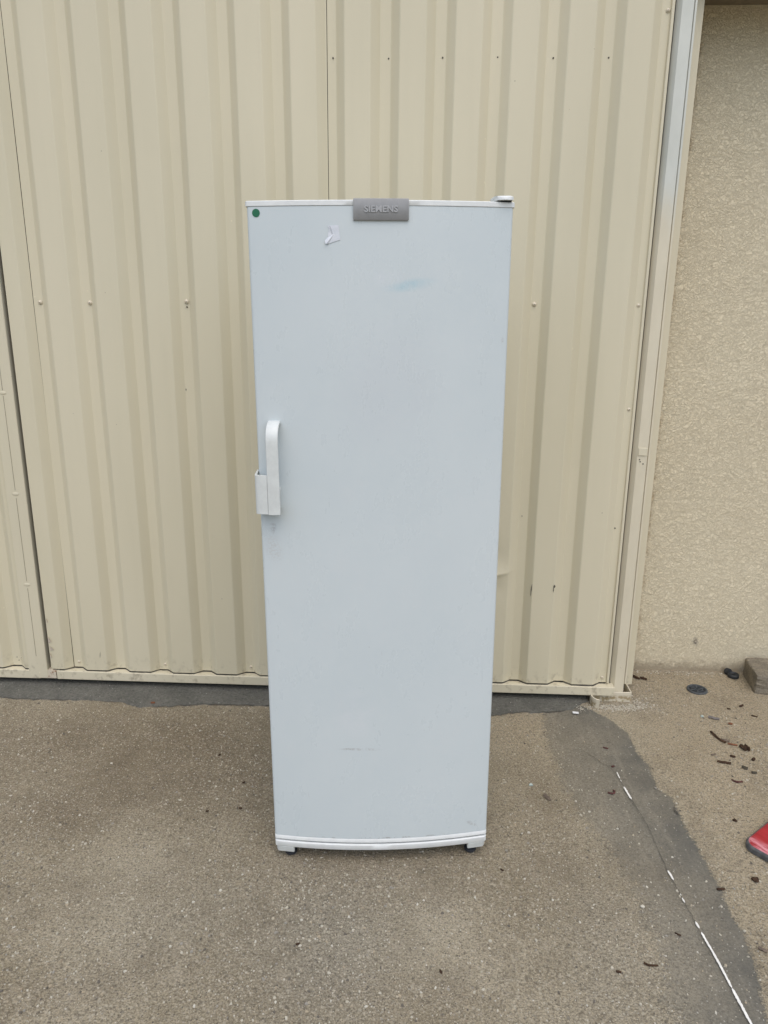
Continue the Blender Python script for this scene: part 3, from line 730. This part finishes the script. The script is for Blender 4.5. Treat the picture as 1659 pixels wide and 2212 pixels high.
# handle: strap that curves back into the door on top, and a wrap-round bracket
def strap():
    path = []   # (standoff, z)
    for z in np.linspace(1.0295, 1.205, 12): path.append((.0455, z, 0.))
    for i in range(1, 11):
        a = math.pi/2*i/10; path.append((.0455*math.cos(a)**.8 if i < 10 else .001, 1.205+.046*math.sin(a), .004*(i/10)**2))
    w2, th = .0145, .0045; vs, fs = [], []; xc = -.2592; lv = []
    for i, (s, z, sh) in enumerate(path):
        a = path[max(i-1, 0)]; b = path[min(i+1, len(path)-1)]; dy, dz = -(b[0]-a[0]), b[1]-a[1]; L = math.hypot(dy, dz)
        ny_, nz_ = -dz/L, dy/L          # outward normal in the y/z plane
        y = bow(xc)-s+.004
        prof = [(-w2, 0), (-w2+.001, .0012), (-.006, .0020), (.006, .0020), (w2-.001, .0012), (w2, 0), (w2, -th), (-w2, -th)]
        for px, po in prof: vs.append((xc+px+sh, y+ny_*po, z+nz_*po))
    n = 8
    for i in range(len(path)-1):
        for j in range(n): fs.append((n*i+j, n*i+(j+1) % n, n*i+n+(j+1) % n, n*i+n+j))
    fs += [tuple(range(n))[::-1], tuple(range(n*(len(path)-1), n*len(path)))]
    return vs, fs
handle = bpy.data.objects.new('handle', None); COL.objects.link(handle); handle.parent = fdoor
handle['label'] = 'pale plastic pull handle with wrap-round bracket'
v, f = strap(); o = obj('grip', v, f, PLAST, handle)
bm = bmesh.new(); bm.from_mesh(o.data); bmesh.ops.recalc_face_normals(bm, faces=bm.faces)
for fc in bm.faces: fc.smooth = len(fc.verts) == 4
for e in bm.edges:
    if len(e.link_faces) == 2 and e.calc_face_angle(0) > R(35): e.smooth = False
bm.to_mesh(o.data); bm.free()
outer = [(-.2743, -.0485), (-.284, -.0482), (-.292, -.0472), (-.299, -.0450), (-.3030, -.0415), (-.3045, -.036), (-.3050, -.02), (-.3055, .0), (-.3055, .025)]
inner = [(-.3010, .025), (-.3010, .0), (-.3005, -.018), (-.2995, -.030), (-.2965, -.0375), (-.290, -.0405), (-.284, -.0415), (-.2743, -.0420)]
v, f = prism((outer+inner)[::-1], 1.031, 1.1265)
o = obj('bracket', v, f, PLAST, handle)
bm = bmesh.new(); bm.from_mesh(o.data); bmesh.ops.recalc_face_normals(bm, faces=bm.faces)
for fc in bm.faces: fc.smooth = len(fc.verts) == 4
for e in bm.edges:
    if len(e.link_faces) == 2 and e.calc_face_angle(0) > R(35): e.smooth = False
bm.to_mesh(o.data); bm.free()
# arm that carries strap and bracket on the door
box('standoff', -.2735, -.246, bow(.26)-.034, bow(.26)+.004, 1.036, 1.09, PLAST, handle, .002)
box('clip', -.3000, -.2760, -.0405, -.034, 1.045, 1.108, RUBBER, handle)

# ------------------------------------------------------------------ yard things by the wall
BLACKP = plain('black_plastic', (.022, .025, .028), .55, .25, 60)
DRAINM = plain('drain_grey', (.055, .062, .066), .6, .25, 80)
dg = thing('drain_cover', (1.228, .128, 0), 'round dark grey drain cover set in the concrete by the stucco wall', 'drain')
v, f = lathe([(.041, -.003), (.041, .002), (.039, .0045), (.034, .0048), (.0325, .003), (.031, -.003)], 32)
obj('rim', v, f[:-2], DRAINM, dg, smooth=False)
v, f = lathe([(.0325, -.003), (.0325, .0006), (.001, .0006)], 24); obj('well', v, f, RUBBER, dg)
v, f = lathe([(.009, -.001), (.009, .004), (.0065, .004), (.0065, -.001)], 18); obj('hub', v, f[:-2], DRAINM, dg)
sp_me = None
for k in range(6):
    a = math.pi/3*k+.3
    if sp_me is None:
        o = box('spoke', .0085, .0325, -.0018, .0018, -.001, .0042, DRAINM, dg, .0006); sp_me = o.data
    else: o = link('spoke', sp_me, None, dg)
    o.rotation_euler = (0, 0, a)
v, f = lathe([(.0225, -.001), (.0225, .0040), (.0200, .0040), (.0200, -.001)], 24); obj('ring', v, f[:-2], DRAINM, dg)

cp = thing('round_cap', (1.424, .252, 0), 'round black plastic pipe cap lying against the stucco wall', 'cap')
v, f = lathe([(.002, 0), (.023, 0), (.024, .004), (.0235, .012), (.021, .0145), (.0195, .0135), (.018, .011), (.001, .011)], 26); obj('cap', v, f, BLACKP, cp)
o = box('rib', -.016, .016, -.002, .002, .0105, .0145, BLACKP, cp, .0008); o.rotation_euler = (0, 0, .5)
bm = bmesh.new(); bmesh.ops.create_cone(bm, cap_ends=True, segments=18, radius1=.016, radius2=.013, depth=.016)
o = bmobj('stub', bm, BLACKP, cp); o.location = (-.012, .024, .011); o.rotation_euler = (R(70), 0, .4)

# weathered concrete block leaning out of the corner
blk = bmesh.new(); box_bm(blk, 0, .42, 0, .17, -.002, .083)
bmesh.ops.subdivide_edges(blk, edges=blk.edges, cuts=9, use_grid_fill=True)
for v in blk.verts:
    r_ = random.Random(hash((round(v.co.x, 3), round(v.co.y, 3), round(v.co.z, 3)))); k = .0025
    on = (v.co.x < .001)+(v.co.y < .001)+(v.co.z > .082)
    if on >= 2: v.co += Vector(((v.co.x < .001)*.004, (v.co.y < .001)*.005, -(v.co.z > .082)*.004))*r_.uniform(.4, 1.7)
    else: v.co += Vector((r_.uniform(-k, k), r_.uniform(-k, k), r_.uniform(-k, k)))*.4
BLOCK = NT('weathered_concrete', .92, .2); bn = BLOCK.noise(BLOCK.co(), 22, 5, .7); bf = BLOCK.noise(BLOCK.co(), 160, 3, .6)
bc = BLOCK.mix(BLOCK.ramp(bn, .3, .7), (.17, .15, .115), (.27, .235, .175)); BLOCK.col(BLOCK.mix(BLOCK.math('MULTIPLY', BLOCK.ramp(bf, .55, .35), .5), bc, (.09, .08, .06))); BLOCK.bump(BLOCK.math('ADD', bn, bf), .5, .006)
o = bmobj('concrete_block', blk, BLOCK.m, None, label='weathered grey concrete block lying against the stucco wall', cat='block')
o.location = (1.452, .108, 0); o.rotation_euler = (0, 0, R(-8))

# red plate
def rrect(hx, hy, r, n=8):
    out = []
    for cx, cy, a0 in ((hx-r, hy-r, 0), (-hx+r, hy-r, 90), (-hx+r, -hy+r, 180), (hx-r, -hy+r, 270)):
        for i in range(n+1):
            a = R(a0+90*i/n); out.append((cx+r*math.cos(a), cy+r*math.sin(a)))
    return out
rp = thing('red_board', (1.190, -.790, 0), 'scuffed red board with rounded corner and worn grey rim lying on the concrete', 'board', rot=(0, 0, R(40)))
RED = NT('worn_red_paint', .5, .4); n1 = RED.noise(RED.co((1, .25, 1), rot=(0, 0, .4)), 38, 5, .65); n2 = RED.noise(RED.co(), 9, 3)
pp = RED.sep(RED.tc.outputs['Object'])
rc = RED.mix(RED.ramp(n1, .3, .7), (.26, .011, .016), (.38, .020, .027))
rc = RED.mix(RED.math('MULTIPLY', RED.ramp(n1, .44, .60), RED.ramp(RED.math('ADD', pp[0], RED.math('MULTIPLY', n2, .10)), -.035, -.075)), rc, (.60, .26, .29))
rc = RED.mix(RED.math('MULTIPLY', RED.ramp(n1, .36, .28), .8), rc, (.08, .02, .02)); RED.col(rc); RED.bump(n1, .3, .003)
RIM = plain('worn_rim', (.085, .085, .085), .7, .3, 60, bump=.3, bscale=90)
n_ = 36
hx_, hy_ = .15, .088
lv = [(0, .003), (0, .016), (.003, .0205), (.009, .022)]
vs, fs = [], []
for ins, z in lv: vs += [(x, y, z) for x, y in rrect(hx_-ins, hy_-ins, .034-ins*.6)]
for k in range(len(lv)-1):
    for i in range(n_): fs.append((k*n_+i, k*n_+(i+1) % n_, (k+1)*n_+(i+1) % n_, (k+1)*n_+i))
fs += [tuple(range(n_))[::-1], tuple(range(3*n_, 4*n_))]
obj('rim', vs, fs, RIM, rp)
vs = []; 
for ins, z in ((.0055, .0212), (.0095, .0232), (.014, .0236)): vs += [(x, y, z) for x, y in rrect(hx_-ins, hy_-ins, .034-ins*.6)]
fs = []
for k in range(2):
    for i in range(n_): fs.append((k*n_+i, k*n_+(i+1) % n_, (k+1)*n_+(i+1) % n_, (k+1)*n_+i))
fs.append(tuple(range(2*n_, 3*n_))); obj('red_face', vs, fs, RED.m, rp)
for sx in (-1, 1):
    for sy in (-1, 1): box('pad', sx*.11-.02, sx*.11+.02, sy*.055-.015, sy*.055+.015, -.001, .0032, RUBBER, rp)

# ------------------------------------------------------------------ litter
BARK = NT('bark', .9, .15); bn = BARK.noise(BARK.co((1, .3, 1)), 160, 4, .7)
BARK.col(BARK.mix(BARK.ramp(bn, .3, .7), (.022, .014, .010), (.085, .05, .03))); BARK.bump(bn, .6, .002); BARK = BARK.m
REDBARK = plain('orange_bark', (.16, .062, .028), .85, .35, 90); LEAFM = plain('dry_leaf', (.075, .024, .02), .8, .4, 120)
GREYBARK = plain('grey_brown_bark', (.13, .10, .075), .9, .3, 120); OLIVE = plain('olive_bark', (.05, .043, .028), .9, .35, 100)
def strip(name, pts, wids, th, mat, label, cat, curl=.0, seed=0, group=None, lift=0.):
    """bent, ragged chip following pts on the ground"""
    rg = random.Random(seed); c0 = Vector((sum(p[0] for p in pts)/len(pts), sum(p[1] for p in pts)/len(pts), 0)); P_, W_ = [], []
    n = 4
    for i in range(len(pts)-1):
        for j in range(n):
            u = j/n; P_.append((pts[i][0]*(1-u)+pts[i+1][0]*u, pts[i][1]*(1-u)+pts[i+1][1]*u)); W_.append(wids[i]*(1-u)+wids[i+1]*u)
    P_.append(pts[-1]); W_.append(wids[-1]); vs, fs = [], []; N = len(P_)
    for i, (x, y) in enumerate(P_):
        a = P_[max(i-1, 0)]; b = P_[min(i+1, N-1)]; L = math.dist(a, b) or 1; nx_, ny_ = -(b[1]-a[1])/L, (b[0]-a[0])/L
        w_ = W_[i]*.6*rg.uniform(.7, 1.25); zc = lift*math.sin(math.pi*i/(N-1))+rg.uniform(0, th*.25)
        for s, z in ((-1, curl), (-.45, th*.6), (.35, th), (1, curl*rg.uniform(.3, 1.1))):
            vs.append((x+nx_*s*w_-c0.x, y+ny_*s*w_-c0.y, zc+z+.0004))
        for s in (1, -1): vs.append((x+nx_*s*w_*.7-c0.x, y+ny_*s*w_*.7-c0.y, max(zc-.0004, -.0004)))
    for i in range(N-1):
        for j in range(6): fs.append((6*i+j, 6*i+(j+1) % 6, 6*i+6+(j+1) % 6, 6*i+6+j))
    fs += [tuple(range(6)), tuple(range(6*N-6, 6*N))[::-1]]
    o = obj(name, vs, fs, mat, None, label=label, cat=cat, group=group)
    bm = bmesh.new(); bm.from_mesh(o.data); bmesh.ops.recalc_face_normals(bm, faces=bm.faces); bm.to_mesh(o.data); bm.free()
    o.location = c0; return o
strip('bark_strip', [(1.163, -.195), (1.168, -.215), (1.172, -.238), (1.182, -.258), (1.19, -.268)], [.008, .010, .009, .010, .007], .005, BARK, 'longest dark brown forked strip of bark on the tan concrete', 'bark', .002, 1)
strip('bark_strip', [(1.180, -.248), (1.193, -.252), (1.207, -.259)], [.006, .010, .007], .005, GREYBARK, 'grey brown bark flake crossing the end of the longest bark strip', 'bark', .002, 2)
strip('bark_strip', [(1.196, -.273), (1.208, -.277), (1.226, -.282)], [.006, .007, .005], .004, REDBARK, 'bright orange brown splinter of bark beside the longest bark strip', 'bark', .001, 3)
strip('bark_curl', [(1.232, -.287), (1.238, -.300), (1.244, -.313)], [.010, .013, .012], .010, BARK, 'curled brown bark chunk with a raised tip', 'bark', .004, 4, None, .002)
strip('bark_curl', [(1.247, -.290), (1.250, -.304), (1.254, -.316)], [.004, .010, .007], .013, BARK, 'upright dark bark sliver leaning on the curled bark chunk', 'bark', .003, 5)
strip('bark_stick', [(1.115, -.386), (1.123, -.391), (1.140, -.394), (1.157, -.398)], [.008, .006, .009, .006], .006, BARK, 'straight dark purple brown bark stick with a knobbed end', 'bark', .002, 6)
crumbs = [(1.118, -.345, .020, .007, .3, GREYBARK, 'small grey brown bark crumb beside the straight bark stick'), (1.181, -.353, .018, .009, -.35, BARK, 'black glossy bark crumb between the stick and the curled chunk'),
          (1.247, -.367, .018, .011, .9, BARK, 'squarish brown bark crumb past the curled chunk'), (1.195, -.420, .019, .012, -.6, OLIVE, 'olive brown flat bark flake with pointed ends'),
          (1.215, -.447, .017, .010, .0, OLIVE, 'short olive bark cylinder end with dark rim'), (1.049, -.700, .010, .012, 1.2, BARK, 'small dark bark crumb near the red board'),
          (1.004, -.949, .018, .016, .4, BARK, 'dark brown leaf crumb in front of the red board'), (.896, -.989, .022, .008, .1, BARK, 'flat black seed pod at the edge of the grey repair band'),
          (1.259, -.136, .015, .010, -.4, REDBARK, 'red brown bark crumb near the glassy fragment'), (1.357, .003, .022, .010, .6, BARK, 'dark brown bark flake between drain cover and concrete block'),
          (1.297, -.023, .013, .007, -.3, BARK, 'tiny black bark crumb in front of the drain cover'), (1.375, -.073, .022, .006, -.4, BARK, 'thin dark bark splinter in front of the concrete block'),
          (.922, -1.184, .021, .009, -.6, GREYBARK, 'grey diamond shaped bark flake right of the painted line'), (.551, -1.268, .012, .007, -.2, BARK, 'dark seed lying on the open concrete near the painted line'),
          (.743, -.438, .012, .007, .4, LEAFM, 'small maroon leaf crumb near the top of the painted line'), (.745, -.327, .018, .006, -.5, LEAFM, 'maroon curled leaf scrap on the upper repair band'),
          (.489, -.622, .034, .013, -1.15, GREYBARK, 'grey brown wood splinter beside the refrigerator'), (-.97, -.128, .016, .010, .2, REDBARK, 'dry russet leaf scrap on the mortar strip by the door')]
for i, (x, y, L, w_, a, mt, lb) in enumerate(crumbs):
    c, s = math.cos(a)*L/2, math.sin(a)*L/2
    o = strip('bark_crumb', [(x-c, y-s), (x, y), (x+c, y+s)], [w_*.75, w_, w_*.6], min(.006, w_*.5), mt, lb, 'debris', .0012, 30+i)
    if y > -.14 and x < 0: o.location.z = .0065
strip('leaf_scrap', [(.690, -.585), (.703, -.590), (.712, -.586), (.714, -.572)], [.003, .005, .004, .007], .004, LEAFM, 'v shaped dark red leaf scrap left of the painted line', 'leaf', .001, 60)
strip('leaf_scrap', [(1.122, -.490), (1.128, -.499), (1.138, -.503), (1.150, -.500), (1.155, -.503)], [.001, .004, .008, .005, .001], .004, LEAFM, 'thin curled leaf wisp with two pointed tails', 'leaf', .002, 61)
strip('twig', [(.618, -1.239), (.626, -1.246), (.637, -1.246), (.649, -1.246)], [.003, .004, .003, .002], .004, BARK, 'bent dark twig on the concrete left of the painted line', 'twig', .001, 62)
strip('twig', [(.722, -1.144), (.728, -1.149), (.735, -1.153)], [.002, .003, .002], .003, BARK, 'tiny straight twig on the grey repair band', 'twig', .001, 63)
strip('cable_end', [(1.192, -.093), (1.205, -.100), (1.228, -.110)], [.007, .008, .008], .008, plain('grey_tube', (.13, .115, .105), .6), 'short grey brown tube lying near the drain cover', 'tube', .003, 64)
for x, y, nme in [(-.62, -.45, 'a'), (-.50, -.60, 'b'), (-.58, -.75, 'c'), (-.22, -1.23, 'd'), (.13, -1.29, 'e'), (-.48, -.73, 'f'), (.31, -.95, 'g'), (.14, -1.43, 'h')]:
    a = random.uniform(0, 3); c, s = math.cos(a)*.005, math.sin(a)*.005
    strip('dark_crumb', [(x-c, y-s), (x, y), (x+c, y+s)], [.004, .006, .003], .003, BARK, 'tiny black crumb scattered on the open concrete around the refrigerator', 'debris', .001, ord(nme), 'tiny crumbs on the open concrete')
for i, (x, y, L, a) in enumerate([(.975, .235, .05, -.5), (1.0, .215, .04, -.9), (.985, .255, .035, .3), (1.03, .205, .03, -.6), (.97, .20, .03, 1.1)]):
    c, s = math.cos(a)*L/2, math.sin(a)*L/2
    strip('dead_leaf', [(x-c, y-s), (x, y+.004), (x+c, y+s)], [.006, .012, .004], .007, BARK, 'dark dead leaf scrap in the corner between post and stucco wall', 'leaf', .003, 80+i, 'dead leaves in the post corner')
# white tag, clear fragments
WTAG = plain('white_card', (.72, .73, .74), .6, .05)
o = box('paper_tag', -.0115, .0115, -.007, .007, .0035, .005, WTAG, None, .0006, label='small white paper tag lying on the mortar edge', cat='tag'); o.location = (.685, -.094, .0); o.rotation_euler = (0, 0, -.12)
GLS = NT('clear_plastic', .12, .6); GLS.b.inputs['Transmission Weight'].default_value = .6; GLS.col((.62, .72, .68))
def shard(x, y, s, lab):
    bm = bmesh.new(); bmesh.ops.create_icosphere(bm, subdivisions=1, radius=s)
    rg = random.Random(int(x*999))
    for v in bm.verts: v.co = Vector((v.co.x*rg.uniform(.7, 1.2), v.co.y*rg.uniform(.5, .9), max(v.co.z*rg.uniform(.5, .9)+s*.5, -.0002)))
    o = bmobj('clear_fragment', bm, GLS.m, None, label=lab, cat='fragment'); o.location = (x, y, 0)
shard(1.169, -.091, .0075, 'clear glassy fragment near the grey tube'); shard(.446, -.560, .008, 'clear glassy fragment beside the refrigerator')

# loose stones: larger, told apart one by one
for i, (px, py, s) in enumerate([(1388, 1960, .011), (1437, 1720, .007), (1416, 1703, .008), (1461, 1736, .006)]):
    p = gnd(px*1., py*1.); bm = bmesh.new(); bmesh.ops.create_icosphere(bm, subdivisions=1, radius=s*.6)
    rg = random.Random(i)
    for v in bm.verts: v.co = Vector((v.co.x*rg.uniform(.8, 1.2), v.co.y*rg.uniform(.6, 1.), max(v.co.z*rg.uniform(.4, .7)+s*.25, -.0003)))
    o = bmobj('pebble', bm, CH[i % 3], None, label='small pale loose pebble near the edge of the grey repair band', cat='pebble', group='pale pebbles by the repair band'); o.location = (p.x, p.y, 0)
